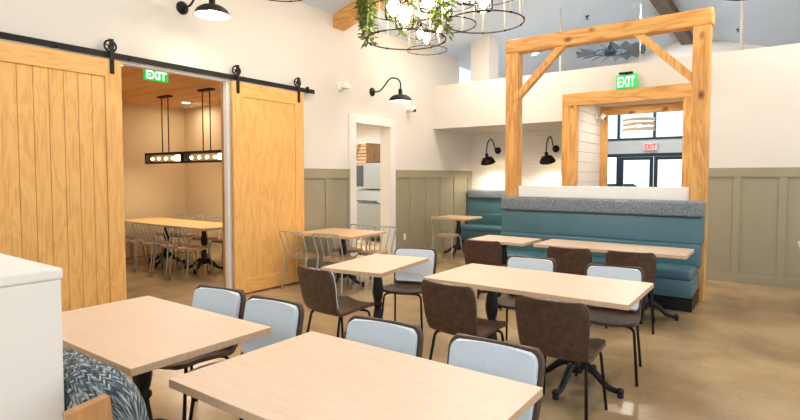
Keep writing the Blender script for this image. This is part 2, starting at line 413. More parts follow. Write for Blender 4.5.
# ceiling
b = B()
b.poly([(LX - .2, Y0, zc(LX - .2)), (-1.96, Y0, 5.18), (-1.96, Y0, 5.33), (LX - .2, Y0, zc(LX - .2) + .15)], (0, GY + .15 - Y0, 0))
b.poly([(-1.96, Y0, 5.18), (XR, Y0, zc(XR)), (XR, Y0, zc(XR) + .15), (-1.96, Y0, 5.33)], (0, GY + .15 - Y0, 0))
struct(b.obj('ceiling', M['ceil']), 'white vaulted ceiling', 'ceiling')
# roof timbers
b = B(); b.poly([(LX, 6.065, 3.86), (-2.05, 6.065, 4.945), (-2.05, 6.065, 5.15), (LX, 6.065, 4.068)], (0, .255, 0))
tag(b.obj('roof_rafter', M['beam_x']), 'honey timber rafter rising from the left wall behind hanging greenery', 'beam')
b = B(); b.box(-2.10, -1.82, Y0, GY, 4.97, 5.15, .008)
tag(b.obj('ridge_beam', M['beam_y']), 'dark brown ridge beam running under the vaulted ceiling', 'beam')

# ------------------------------------------------------------------ private dining room
PZ, PX, PY = 2.95, -10.0, 6.2
b = B(); b.box(PX - .15, PX, 1.0, PY + .15, 0, PZ); 
struct(b.obj('wall_dining_room_far', M['tan']), 'tan far wall of the private dining room', 'wall')
b = B(); b.box(PX, LX - .09, PY, PY + .15, 0, PZ)
struct(b.obj('wall_dining_room_side', M['tan']), 'tan side wall of the private dining room behind the long table', 'wall')
b = B(); b.box(PX, LX - .09, .85, 1.0, 0, PZ)
struct(b.obj('wall_dining_room_near', M['tan']), 'tan near wall of the private dining room', 'wall')
b = B()
for k in range(46): b.box(PX, LX - .09, 1.0 + k * .113, 1.0 + k * .113 + .108, PZ, PZ + .03, .004)
b.box(PX, LX - .09, 1.0, PY, PZ + .03, PZ + .06)
struct(b.obj('ceiling', M['plank_ceiling']), 'wood plank ceiling of the private dining room', 'ceiling')

# ------------------------------------------------------------------ kitchen behind the doorway
b = B(); b.box(-9.9, LX - .2, 10.3, 10.4, 0, 3.0); b.box(-9.9, -9.8, PY + .15, 10.3, 0, 3.0)
struct(b.obj('wall_kitchen', M['white']), 'white kitchen walls seen through the doorway', 'wall')
b = B(); b.box(-9.9, LX - .2, PY + .15, 10.4, 3.0, 3.05); b.box(-9.8, LX - .25, 9.0, 9.16, 2.82, 3.0, .005)
struct(b.obj('ceiling', M['white']), 'white kitchen ceiling', 'ceiling')
t = thing('ice_machine', 'stainless steel ice machine seen through the kitchen doorway', 'ice machine', (-7.85, 9.95, 0))
b = B(); b.box(-.47, .47, -.35, .3, 1.24, 1.85, .01); b.obj('head_unit', M['steel'], t)
b = B(); b.box(-.46, -.16, -.362, -.35, 1.30, 1.80, .003); b.obj('vent_grille', M['steel_dark'], t)
b = B(); b.poly([(-.47, -.40, .92), (-.47, -.30, 1.22), (-.47, .3, 1.22), (-.47, .3, .92)], (.94, 0, 0)); b.obj('bin_door', M['steel'], t)
b = B(); b.tube([(-.3, -.42, .96), (.3, -.42, .96)], .012); b.obj('handle', M['steel_dark'], t)
b = B(); b.box(-.47, .47, -.40, .3, .14, .90, .01); b.obj('storage_bin', M['steel'], t)
for sx in (-.4, .4):
    for sy in (-.33, .25):
        b = B(); b.tube([(sx, sy, 0), (sx, sy, .14)], .025); b.obj('foot', M['steel_dark'], t)
t = thing('slatted_crate', 'brown slatted wood crate standing on the ice machine', 'crate', (-8.13, 9.95, 1.85))
b = B()
for k in range(6): b.box(-.22, .18, -.32, -.30, .01 + k * .08, .075 + k * .08, .003)
b.obj('front_slats', M['rustic'], t)
b = B(); b.box(-.22, -.20, -.30, .25, 0, .49, .003); b.box(.16, .18, -.30, .25, 0, .49, .003); b.box(-.22, .18, .23, .25, 0, .49, .003); b.obj('frame', M['rustic'], t)
b = B(); b.poly([(-.20, -.33, .02), (-.16, -.33, .02), (.02, -.33, .47), (-.02, -.33, .47)], (0, .01, 0)); b.obj('diagonal_brace', M['steel_dark'], t)

# ------------------------------------------------------------------ storefront
sf = thing('window_1', 'dark framed glass storefront at the far entry', 'window'); sf['kind'] = 'structure'
b = B()
y0, y1 = GY + .02, GY + .13
b.box(-4.6, -.9, y0, y1, 2.545, 2.60); b.box(-4.6, -.9, y0, y1, 2.08, 2.17); b.box(-4.6, -.9, y0, y1, 3.54, 3.6)
for x in (-4.57, -3.63, -2.71, -1.82, -.93): b.box(x - .03, x + .03, y0, y1, 2.6, 3.54)
for x in (-4.57, -3.62, -1.80, -.93): b.box(x - .045, x + .045, y0, y1, 0, 2.08)
b.obj('window_frame', M['storefront'], sf)
b = B(); b.box(-4.6, -.9, y0 + .02, y1 - .02, 2.17, 2.545); b.obj('transom_panel', M['band'], sf)
b = B(); b.box(-4.6, -.9, GY + .07, GY + .075, 2.6, 3.54); b.obj('upper_pane', M['glass'], sf)
for xa, xb in ((-4.53, -3.665), (-1.755, -.975)):
    b = B(); b.box(xa, xb, GY + .07, GY + .075, 0.03, 2.08); b.obj('side_pane', M['glass'], sf)
for i, (a, c, hs) in enumerate(((-3.575, -2.72, 1), (-2.70, -1.845, -1))):
    d = thing('door_%d' % (3 + i), ['left', 'right'][i] + ' glass door of the far entry pair', 'door'); d['kind'] = 'structure'
    b = B(); b.box(a, a + .09, y0, y1 - .04, .01, 2.075); b.box(c - .09, c, y0, y1 - .04, .01, 2.075); b.box(a + .09, c - .09, y0, y1 - .04, 1.99, 2.075); b.box(a + .09, c - .09, y0, y1 - .04, .01, .25)
    b.obj('door_frame', M['storefront'], d)
    b = B(); b.box(a + .09, c - .09, GY + .05, GY + .055, .25, 1.99); b.obj('pane', M['glass'], d)
    hx = c - .12 if hs > 0 else a + .12
    b = B(); b.tube(arc_pts([(hx, y0, .9), (hx, y0 - .06, .9), (hx, y0 - .06, 1.25), (hx, y0, 1.25)], .02), .012); b.obj('door_handle', M['steel'], d)
    b = B(); b.box(a + .15, a + .45, y0 - .05, y0, 2.0, 2.06, .005); b.obj('door_closer', M['storefront'], d)

# exterior seen through the glass
t = thing('building', 'pale building across the parking lot seen through the glass doors', 'building', (-12, 44, -.1))
b = B(); b.box(-22, 22, 0, 6, 0, 3.6); b.obj('facade', M['stucco'], t)
b = B(); b.box(-22.2, 22.2, -.3, 6, 3.6, 3.9); b.obj('parapet', M['band'], t)
for k in range(8):
    b = B(); b.box(-19 + k * 5, -16.5 + k * 5, -.04, 0, .9, 2.6); b.obj('window', M['band'], t)
t = thing('car', 'white car parked outside beyond the glass doors', 'car', (-5.6, 24.5, -.1))
b = B()
prof = [(-2.1, .32), (-2.12, .62), (-1.95, .80), (-1.15, .92), (-.55, 1.38), (.75, 1.40), (1.45, .98), (2.0, .90), (2.12, .6), (2.08, .32)]
b.poly([(x, -.85, z) for x, z in prof], (0, 1.7, 0)); bo = b.obj('body', M['carpaint'], t)
b = B(); b.poly([(-1.0, -.86, .95), (-.5, -.86, 1.30), (.05, -.86, 1.32), (.05, -.86, .95)], (0, .01, 0)); b.poly([(.12, -.86, .95), (.12, -.86, 1.32), (.7, -.86, 1.32), (1.25, -.86, .98)], (0, .01, 0)); b.obj('side_window', M['storefront'], t)
for x in (-1.3, 1.3):
    for y in (-.78, .78):
        b = B(); b.lathe([(.02, -.1), (.30, -.1), (.32, -.06), (.32, .06), (.30, .1), (.02, .1)], mtx=Matrix.Translation((x, y, .32)) @ Matrix.Rotation(PI / 2, 4, 'X')); b.obj('wheel', M['rubber'], t)

# ------------------------------------------------------------------ barn doors
DX0, DX1 = -5.615, -5.57       # door leaf thickness
def hanger(y, parent):
    h = B(); h.box(DX1, DX1 + .012, y - .022, y + .022, 2.60, 2.955, .003)
    s_ = h.obj('hanger_strap', M['blackmatte'], parent)
    w = B(); X = -5.592
    mt = Matrix.Translation((X, y, 2.885)) @ Matrix.Rotation(PI / 2, 4, 'Y')
    ring = [(X, y + .058 * math.cos(a), 2.885 + .058 * math.sin(a)) for a in [2 * PI * k / 28 for k in range(28)]]
    w.tube(ring, .010, 8, closed=True); w.lathe([(.001, -.012), (.02, -.012), (.02, .012), (.001, .012)], mtx=mt, n=14)
    for k in range(5):
        a = 2 * PI * k / 5 + .3
        w.tube([(X, y, 2.885), (X, y + .056 * math.cos(a), 2.885 + .056 * math.sin(a))], .007, 6)
    w.obj('wheel', M['blackmatte'], s_)
    for z in (2.64, 2.73):
        q = B(); q.lathe([(.001, 0), (.011, 0), (.009, .008), (.001, .008)], mtx=Matrix.Translation((DX1 + .012, y, z)) @ Matrix.Rotation(PI / 2, 4, 'Y'), n=8); q.obj('bolt', M['blackmatte'], s_)
def barn_door(name, ya, yb, label, planks):
    t = thing(name, label, 'barn door'); t['kind'] = 'structure'
    sw = .162; zt, zb = 2.743, .022
    for u0, u1 in ((ya, ya + sw), (yb - sw, yb)):
        b = B(); b.box(DX0, DX1, u0, u1, zb, zt, .003); b.obj('stile', M['oak'], t)
    b = B(); b.box(DX0, DX1, ya + sw, yb - sw, zt - .178, zt, .003); b.obj('top_rail', M['oak_h'], t)
    b = B(); b.box(DX0, DX1, ya + sw, yb - sw, zb, .205, .003); b.obj('bottom_rail', M['oak_h'], t)
    b = B(); u0, u1 = ya + sw, yb - sw
    if planks:
        n = 7; w = (u1 - u0) / n
        for k in range(n): b.box(DX0 + .005, DX1 - .012, u0 + k * w + .0015, u0 + (k + 1) * w - .0015, .205, zt - .178, .004)
        b.box(DX0, DX0 + .01, u0, u1, .205, zt - .178)
    else: b.box(DX0 + .005, DX1 - .012, u0, u1, .205, zt - .178)
    b.obj('panel', M['oak'], t)
    for y in (ya + .075, yb - .095): hanger(y, t)
    return t
barn_door('door_1', 1.53, 2.748, 'left oak barn door of vertical planks hanging open on black rollers', True)
barn_door('door_2', 4.125, 5.335, 'right oak barn door with flat panel beside the dining room opening', False)
t = thing('door_track', 'long black steel rail carrying the oak barn doors along the left wall', 'rail')
b = B(); b.box(-5.600, -5.588, 1.0, 5.58, 2.765, 2.825, .002); b.obj('flat_bar', M['blackmatte'], t)
for y in (1.35, 2.15, 2.85, 3.5, 4.30, 5.1, 5.52):
    b = B(); b.lathe([(.001, 0), (.013, 0), (.013, .064), (.018, .066), (.018, .078), (.001, .08)], n=8, mtx=Matrix.Translation((LX, y, 2.79)) @ Matrix.Rotation(PI / 2, 4, 'Y')); b.obj('standoff', M['blackmatte'], t)
b = B(); b.box(-5.61, -5.575, 5.42, 5.46, 2.76, 2.85, .004); b.obj('end_stop', M['blackmatte'], t)

# ------------------------------------------------------------------ timber frames
t = thing('timber_frame', 'tall honey timber frame with diagonal braces rising behind the teal banquette', 'timber frame')
FY0, FY1 = 7.37, 7.56
for a in ((-3.352, -3.155), (-.876, -.684)):
    b = B(); b.box(a[0], a[1], FY0, FY1, 0, 3.385, .008); b.obj('post', M['beam_z'], t)
b = B(); b.box(-3.372, -.660, FY0 - .004, FY1 + .004, 3.385, 3.592, .03, 3); b.obj('top_beam', M['beam_x'], t)
def brace(xa, za, xb, zb, s):
    b = B(); b.poly([(xa, FY0 + .04, za), (xa, FY0 + .04, za + .13), (xb, FY0 + .04, zb), (xb - s * .12, FY0 + .04, zb)][::1], (0, .1, 0))
    b.obj('brace', M['beam_z'], t)
brace(-3.155, 2.76, -2.49, 3.385, -1) if False else None
b = B(); b.poly([(-3.155, FY0 + .03, 2.70), (-3.155, FY0 + .03, 2.83), (-2.60, FY0 + .03, 3.385), (-2.47, FY0 + .03, 3.385)], (0, .11, 0)); b.obj('brace', M['beam_z'], t)
b = B(); b.poly([(-.876, FY0 + .03, 2.70), (-.876, FY0 + .03, 2.83), (-1.43, FY0 + .03, 3.385), (-1.56, FY0 + .03, 3.385)], (0, .11, 0)); b.obj('brace', M['beam_z'], t)
t = thing('timber_frame', 'knotty timber portal framing the entry passage below the green exit sign', 'timber frame')
for a in ((-3.02, -2.785), (-1.17, -.93)):
    b = B(); b.box(a[0], a[1], BY - .035, BY - .0, 0, 2.742, .004); b.obj('post', M['beam_z'], t)
b = B(); b.box(-2.785, -2.775, BY - .03, BY + .10, 0, 2.742); b.obj('jamb_lining', M['beam_z'], t)
b = B(); b.box(-3.02, -.93, BY - .04, BY, 2.742, 2.95, .004); b.obj('top_beam', M['beam_x'], t)
b = B(); b.box(-2.785, -1.16, BY, BY + .12, 2.742, 2.87); b.obj('head_lining', M['beam_x'], t)
t = thing('timber_frame', 'timber trim at the far end of the entry passage around the glass doors', 'timber frame')
for a in ((-2.783, -2.67), (-1.275, -1.162)):
    b = B(); b.box(a[0], a[1], 10.5, 10.62, 0, 2.722, .004); b.obj('post', M['beam_z'], t)
b = B(); b.box(-2.783, -1.162, 10.5, 10.62, 2.722, 2.868, .004); b.obj('top_beam', M['beam_x'], t)
b = B(); b.box(-3.153, -.878, 7.42, 7.53, 0, 1.405, .006)
tag(b.obj('half_wall', M['bright']), 'low white half wall between the posts behind the teal banquette', 'half wall')

# ------------------------------------------------------------------ banquettes
def banquette(label, xa, xb, dy, right_end):
    t = thing('banquette', label, 'banquette', ((xa + xb) / 2, 6.98 + dy, 0), group='teal banquettes')
    h = (xb - xa) / 2; s = right_end; Y = -6.98
    b = B(); b.box(-h + .06, h - .05, 6.68 + Y, 7.30 + Y, 0, .17); b.obj('plinth', M['black'], t)
    b = B(); b.box(-h, h - s, 6.60 + Y, 7.30 + Y, .17, .375, .012, 2, smooth=True); b.obj('seat_base', M['teal'], t)
    b = B(); b.box(-h - .002, h - s + .002, 6.585 + Y, 7.12 + Y, .372, .485, .035, 4, smooth=True); b.obj('seat_cushion', M['teal'], t)
    b = B(); b.box(-h + .002, h - .02, 7.055 + Y, 7.25 + Y, .44, .735, .03, 4, smooth=True); b.obj('lower_back', M['teal'], t)
    b = B(); b.box(-h, h - .005, 7.07 + Y, 7.345 + Y, .725, 1.058, .025, 4, smooth=True)
    for v in b.bm.verts:
        if v.co.y < 7.15 + Y: v.co.y += (v.co.z - .725) * .16
    b.obj('backrest', M['teal'], t)
    b = B(); b.box(-h - .004, h, 7.075 + Y, 7.355 + Y, 1.055, 1.245, .035, 4, smooth=True); b.obj('top_band', M['tweed'], t)
    return t
banquette('long teal vinyl banquette with grey tweed top band in front of the timber frame', -3.275, -.685, 0, .05)
banquette('teal vinyl corner booth seat under the black wall lamps in the tiled recess', -5.60, -3.06, 3.265, 0)

# ------------------------------------------------------------------ tables
TURN = [(.030, .70), (.052, .69), (.052, .655), (.034, .64), (.040, .60), (.050, .52), (.052, .47), (.040, .40), (.032, .385), (.048, .37), (.048, .35), (.032, .335), (.036, .30), (.046, .24), (.050, .20), (.056, .185), (.056, .12), (.046, .105), (.02, .095)]
_ped = {}
def ped_meshes():
    if _ped: return _ped
    b = B(); b.lathe([(r, z) for r, z in TURN][::-1], n=18); _ped['column'] = b.mesh('column', M['black'])
    b = B(); b.box(-.17, .17, -.025, .025, .692, .71, .004); b.box(-.025, .025, -.17, .17, .692, .71, .004); _ped['top_plate'] = b.mesh('top_plate', M['black'])
    b = B(); pts = spline([(.03, 0, .155), (.08, 0, .165), (.15, 0, .125), (.23, 0, .055), (.30, 0, .04), (.325, 0, .042)], 4)
    n = len(pts); b.tube(pts, .02, 8, radii=[.030 - .012 * i / n for i in range(n)])
    b.sphere((.325, 0, .045), .026, 10, 6); b.lathe([(.018, 0), (.022, .004), (.022, .028), (.012, .034)], cx=.325, n=10)
    _ped['foot'] = b.mesh('foot', M['black'])
    return _ped
def table(label, x0, x1, y0, y1, peds, cat='table', group='pale wood dining tables', rot=.12, top='maple', H=.75, rz=0.0):
    cx, cy = (x0 + x1) / 2, (y0 + y1) / 2
    t = thing('dining_table', label, cat, (cx, cy, 0), rz, group=group)
    b = B(); b.box(x0 - cx, x1 - cx, y0 - cy, y1 - cy, H - .035, H, .003, 2)
    for f in b.bm.faces: f.material_index = 0 if abs(f.normal.z) > .5 else 1
    b.obj('tabletop', [M[top], M['maple_edge']], t)
    pm = ped_meshes()
    for px_, py_ in peds:
        c = link('column', pm['column'], t, (px_ - cx, py_ - cy, 0)); p = link('top_plate', pm['top_plate'], t, (px_ - cx, py_ - cy, .005))
        for k in range(4): link('foot', pm['foot'], t, (px_ - cx, py_ - cy, 0), (0, 0, rot + k * PI / 2))
    return t
table('pale wood table nearest the viewer across the bottom of the picture', -1.925, -.695, 1.105, 1.89, [(-1.31, 1.5)])
table('pale wood table in front of the left barn door beside the woven chair', -3.39, -2.15, 1.07, 1.815, [(-2.77, 1.44)])
table('long pale table in the middle of the room with three brown backs around it', -2.245, -.72, 3.42, 4.24, [(-1.165, 3.84), (-1.85, 3.84)], rot=-.12)
table('small pale table between the middle table and the right barn door', -3.28, -2.67, 3.305, 4.235, [(-2.975, 3.77)], rz=.13)
table('square pale table at the left end of the long teal banquette', -3.15, -2.41, 5.84, 6.43, [(-2.79, 6.12)])
table('long pale table along the right part of the teal banquette', -2.30, -.705, 5.87, 6.50, [(-1.15, 6.18), (-1.95, 6.18)])
table('wood table with grey metal chairs by the right barn door and sage panelling', -5.52, -4.52, 5.09, 5.93, [(-4.98, 5.51)], rz=.06, top='tan_maple')
table('far corner table in front of the booth in the tiled recess', -5.42, -4.67, 8.55, 9.25, [(-5.02, 8.92)], top='tan_maple')
table('table at the right edge showing only its corner before the sage wall', .235, 1.45, 7.25, 8.03, [(.85, 7.64)])
table('long communal table in the private dining room under the linear lights', -10.0 + .25, -7.02, 4.63, 5.45, [(-7.62, 5.04), (-8.75, 5.04)], rot=.5, top='honey')

# ------------------------------------------------------------------ brown upholstered chairs
def chair_surface(prof, halfw, corner, nv=10, wrap=.024, cup=.018):
    """grid swept along a side profile; returns bmesh"""
    bm = bmesh.new(); rows = []
    n = len(prof)
    for i, (y, z, back) in enumerate(prof):
        w = halfw[i]; row = []
        for j in range(nv + 1):
            u = -1 + 2 * j / nv
            row.append(bm.verts.new((u * w, y + back * wrap * abs(u) ** 2.2, z + (1 - back) * cup * abs(u) ** 2.2)))
        rows.append(row)
    for A, C in zip(rows, rows[1:]):
        for j in range(nv):
            f = bm.faces.new((A[j], A[j + 1], C[j + 1], C[j])); f.smooth = True
    return bm
def side_profile(keys, n):
    pts = spline([(y, z, 0) for y, z in keys], n); return [(p.x, p.y) for p in pts]
def smoothstep(a, b_, x):
    t = max(0, min(1, (x - a) / (b_ - a))); return t * t * (3 - 2 * t)
def build_chair_meshes():
    R = {}
    keys = [(.235, .425), (.225, .448), (.10, .452), (-.03, .440), (-.135, .432), (-.200, .455), (-.232, .54), (-.252, .66), (-.275, .775), (-.281, .803)]
    pr = side_profile(keys, 4)
    def backness(z, y): return smoothstep(-.10, -.21, y)
    prof = [(y, z, backness(z, y)) for y, z in pr]
    hw = []
    for y, z, bk in prof:
        w = .222
        if bk < .5:
            w = .215; d = .235 - y
            if d < .07: w -= .07 * (1 - math.sqrt(max(0, 1 - (1 - d / .07) ** 2))) * .9
        else:
            w = .214 + .012 * smoothstep(.48, .70, z)
            d = .806 - z
            if d < .06: w -= .055 * (1 - math.sqrt(max(0, 1 - (1 - d / .06) ** 2)))
        w -= .006 * math.exp(-((z - .46) / .05) ** 2) * bk
        hw.append(w)
    bm = chair_surface(prof, hw, .05)
    bmesh.ops.recalc_face_normals(bm, faces=bm.faces)
    # make sure normals point to the sitter side (up on the seat)
    up = sum(f.normal.z for f in bm.faces if f.calc_center_median().y > -.05)
    if up < 0: bmesh.ops.reverse_faces(bm, faces=bm.faces)
    me = bpy.data.meshes.new('shell'); bm.to_mesh(me); bm.free(); me.materials.append(M['brown']); R['shell'] = me
    # inner padded backrest
    sel = [i for i, (y, z, bk) in enumerate(prof) if z > .455 and y < -.19]
    p2, h2 = [], []
    for i in sel:
        y, z, bk = prof[i]
        z2 = .462 + (z - .455) * .945
        w = .196 + .013 * smoothstep(.48, .70, z2)
        for d in (z2 - .455, .792 - z2):
            if d < .05: w -= .045 * (1 - math.sqrt(max(0, 1 - (1 - max(0, d) / .05) ** 2)))
        p2.append((y + .004 - (z2 - z) * .2, z2, bk)); h2.append(w)
    bm = chair_surface(p2, h2, .05, wrap=.020)
    bmesh.ops.recalc_face_normals(bm, faces=bm.faces)
    if sum(f.normal.y for f in bm.faces) < 0: bmesh.ops.reverse_faces(bm, faces=bm.faces)
    me = bpy.data.meshes.new('back_pad'); bm.to_mesh(me); bm.free(); me.materials.append(M['pad']); R['pad'] = me
    # legs: one bent tube per corner
    for nm, sx, sy in (('fl', -1, 1), ('fr', 1, 1), ('rl', -1, -1), ('rr', 1, -1)):
        b = B()
        top = (sx * .13, .12 if sy > 0 else -.10, .412); kn = (sx * .185, .165 if sy > 0 else -.155, .405); ft = (sx * .215, .215 if sy > 0 else -.235, .0)
        b.tube(arc_pts([top, kn, ft], .05, 6), .0105, 8)
        R['leg_' + nm] = b.mesh('leg', M['blackmatte'])
    b = B(); b.tube([(-.13, .12, .412), (.13, .12, .412)], .0105, 8); b.tube([(-.13, -.10, .412), (.13, -.10, .412)], .0105, 8)
    b.box(-.12, .12, -.09, .11, .410, .42); R['seat_frame'] = b.mesh('seat_frame', M['blackmatte'])
    return R
CM = build_chair_meshes()
def solid(o, th, off, sub=1):
    m = o.modifiers.new('thickness', 'SOLIDIFY'); m.thickness = th; m.offset = off; m.use_rim = True
    bv = o.modifiers.new('round', 'BEVEL'); bv.width = th * .38; bv.segments = 3; bv.limit_method = 'ANGLE'; bv.angle_limit = math.radians(50)
    return o
def make_chair(label):
    t = thing('dining_chair', label, 'chair', group='brown upholstered chairs')
    solid(link('shell', CM['shell'], t), .024, -1)
    p = solid(link('back_pad', CM['pad'], t), .026, 1); p['label'] = 'pale blue fabric back pad'
    for k in ('fl', 'fr', 'rl', 'rr'): link('leg', CM['leg_' + k], t)
    link('seat_frame', CM['seat_frame'], t)
    return t
R_ = math.radians
CH = [
    (-1.60, 1.845, 180 + 5, 'chair with pale blue back tucked behind the nearest table, left of two'),
    (-1.00, 1.865, 180 + 2, 'chair with pale blue back tucked behind the nearest table, right of two'),
    (-2.96, 1.83, 180 + 7, 'pale blue backed chair at the left table nearer the left barn door'),
    (-2.42, 1.825, 180 + 5, 'chair with pale blue back at the right end of the left table far side'),
    (-1.815, 3.375, -6, 'brown backed chair at the near side of the middle table, left of two'),
    (-1.09, 3.34, 0, 'brown backed chair at the near side of the middle table, right of two'),
    (-1.785, 4.31, 180 + 6, 'chair with pale blue back behind the middle of the long middle table'),
    (-1.035, 4.265, 180 + 8, 'chair with pale blue back behind the right end of the long middle table'),
    (-2.985, 3.26, -8, 'brown backed chair at the near side of the small table by the barn door'),
    (-2.93, 4.19, 180 + 17, 'chair with pale blue back at the far side of the small table'),
    (-2.78, 5.69, 8, 'brown chair facing the square table at the left end of the banquette'),
    (-1.755, 5.675, 5, 'brown chair facing the long banquette table, left of two'),
    (-1.185, 5.735, 9, 'brown chair facing the long banquette table, right of two'),
]
proto = make_chair(CH[0][3]); proto.location = (CH[0][0], CH[0][1], 0); proto.rotation_euler = (0, 0, R_(CH[0][2]))
for x, y, a, lb in CH[1:]: dup(proto, (x, y, 0), R_(a), lb)

# ------------------------------------------------------------------ grey metal chairs with wood seats
def make_metal_chair(label):
    t = thing('metal_chair', label, 'chair', group='grey metal chairs with wood seats')
    b = B()
    n = 28; ring = []
    for k in range(n):
        a = 2 * PI * k / n; c, s = math.cos(a), math.sin(a)
        q = lambda v: math.copysign(abs(v) ** .62, v)
        ring.append((.195 * q(c), .19 * q(s) + .01))
    lo = [b.bm.verts.new((x, y, .445)) for x, y in ring]; hi = [b.bm.verts.new((x, y, .462 - .0 * y)) for x, y in ring]
    b.bm.faces.new(lo[::-1]); b.bm.faces.new(hi)
    for k in range(n): b.bm.faces.new((lo[k], lo[(k + 1) % n], hi[(k + 1) % n], hi[k]))
    b.obj('seat', M['wood_seat'], t)
    b = B(); b.tube([(x * .96, y * .96, .436) for x, y in ring], .010, 6, closed=True); b.obj('seat_ring', M['greymetal'], t)
    for sx in (-1, 1):
        b = B(); b.tube(arc_pts([(sx * .15, .175, .44), (sx * .175, .19, .40), (sx * .215, .235, 0)], .04), .0105, 8); b.obj('leg', M['greymetal'], t)
    for sx in (-1, 1):
        b = B(); b.tube(spline([(sx * .215, -.245, 0), (sx * .195, -.195, .40), (sx * .195, -.185, .50), (sx * .205, -.235, .66), (sx * .21, -.275, .77)], 5), .0105, 8); b.obj('leg', M['greymetal'], t)
    b = B(); b.tube(arc_pts([(-.21, -.275, .765), (-.20, -.282, .80), (.20, -.282, .80), (.21, -.275, .765)], .05), .0105, 8); b.obj('top_rail', M['greymetal'], t)
    for u in (-.10, 0, .10):
        b = B(); b.tube(spline([(u * 1.0, -.175, .44), (u * 1.0, -.18, .52), (u * 1.05, -.225, .64), (u * 1.05, -.28, .795)], 4), .008, 6); b.obj('spindle', M['greymetal'], t)
    return t
MC = [
    (-5.27, 5.06, 3, 'grey metal chair with wood seat right beside the barn door'),
    (-4.72, 5.13, 8, 'grey metal chair with wood seat behind the small pale table'),
    (-5.16, 5.83, 178, 'grey metal chair left of two before the kitchen doorway'),
    (-4.68, 5.83, 184, 'grey metal chair right of two before the kitchen doorway'),
    (-4.95, 8.37, 4, 'grey metal chair at the far corner table against sage panelling'),
    (-7.22, 4.56, 3, 'metal chair at the right end of the private room table near side'),
    (-7.72, 4.56, -3, 'second metal chair from the right along the private room table near side'),
    (-8.22, 4.56, 2, 'third metal chair from the right along the private room table near side'),
    (-8.70, 4.56, 0, 'fourth metal chair from the right along the private room table near side'),
    (-9.22, 4.56, 3, 'metal chair nearest the left barn door along the private room table near side'),
    (-7.62, 5.46, 180, 'metal chair at the right end of the private room table far side'),
    (-8.22, 5.46, 183, 'second metal chair from the right behind the private room table'),
    (-8.92, 5.46, 178, 'third metal chair from the right behind the private room table'),
    (-9.42, 5.46, 181, 'leftmost metal chair behind the private room table'),
]
mp_ = make_metal_chair(MC[0][3]); mp_.location = (MC[0][0], MC[0][1], 0); mp_.rotation_euler = (0, 0, R_(MC[0][2]))
for x, y, a, lb in MC[1:]: dup(mp_, (x, y, 0), R_(a), lb)

# ------------------------------------------------------------------ foreground: white half wall and woven barrel chair
t = thing('half_wall', 'white half wall filling the lower left corner beside the woven chair', 'half wall', (-2.385, .1, 0))
b = B(); b.box(-.55, .62, -.55, .575, 0, 1.235, .004); b.obj('body', M['white'], t)
b = B(); b.box(-.56, .625, -.56, .58, 1.235, 1.27, .008, 3); b.obj('cap', M['white'], t)
def lounge_chair():
    t = thing('lounge_chair', 'chair with thick navy and cream woven back and wood post in the lower left', 'chair', (-1.86, 1.0, 0))
    bm = bmesh.new(); uvl = bm.loops.layers.uv.new('uv'); nu, nb = 44, 24; rows = []
    HW, TH, ZB, ZT = .275, .085, .40, .955
    def sp_(v, e): return math.copysign(abs(v) ** e, v)
    # sections along the width; rounded shoulders at both ends
    for i in range(nu + 1):
        x = -HW + 2 * HW * i / nu; e = abs(x) / HW
        dz = 0 if e < .35 else .17 * (1 - math.sqrt(max(0, 1 - ((e - .35) / .65) ** 2)))
        th = TH * math.sqrt(max(.02, 1 - max(0, (e - .55) / .45) ** 3)); row = []
        zt = ZT - dz
        for j in range(nb):
            q = 2 * PI * j / nb; c, s_ = math.cos(q), math.sin(q)
            y = th * sp_(c, .75); z = (zt + ZB) / 2 + (zt - ZB) / 2 * sp_(s_, .5)
            row.append(bm.verts.new((x, y - .20 + .55 * x * x - .10 * (z - ZB), z)))
        rows.append(row)
    for i in range(nu):
        for j in range(nb):
            f = bm.faces.new((rows[i][j], rows[i][(j + 1) % nb], rows[i + 1][(j + 1) % nb], rows[i + 1][j])); f.smooth = True
            for lp, (ii, jj) in zip(f.loops, ((i, j), (i, j + 1), (i + 1, j + 1), (i + 1, j))): lp[uvl].uv = (ii / nu * .8, jj / nb * 1.9)
    bm.faces.new(rows[0]); bm.faces.new(rows[-1])
    bmesh.ops.recalc_face_normals(bm, faces=bm.faces)
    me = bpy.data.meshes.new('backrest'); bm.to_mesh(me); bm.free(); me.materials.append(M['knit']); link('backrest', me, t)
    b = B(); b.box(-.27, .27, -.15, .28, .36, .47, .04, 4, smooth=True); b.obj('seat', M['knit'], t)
    b = B(); b.box(-.27, .27, -.20, .26, .32, .36, .004); b.obj('seat_frame', M['walnut'], t)
    for sx in (-1, 1):
        b = B(); b.poly([(sx * .283 - .016, -.27, 0), (sx * .283 - .016, -.20, 0), (sx * .283 - .016, -.285, .908), (sx * .283 - .016, -.40, .893)], (.032, 0, 0)); b.obj('leg', M['walnut'], t)
        b = B(); b.box(sx * .24 - .02, sx * .24 + .02, .20, .25, 0, .34, .004); b.obj('leg', M['walnut'], t)
    return t
lounge_chair()

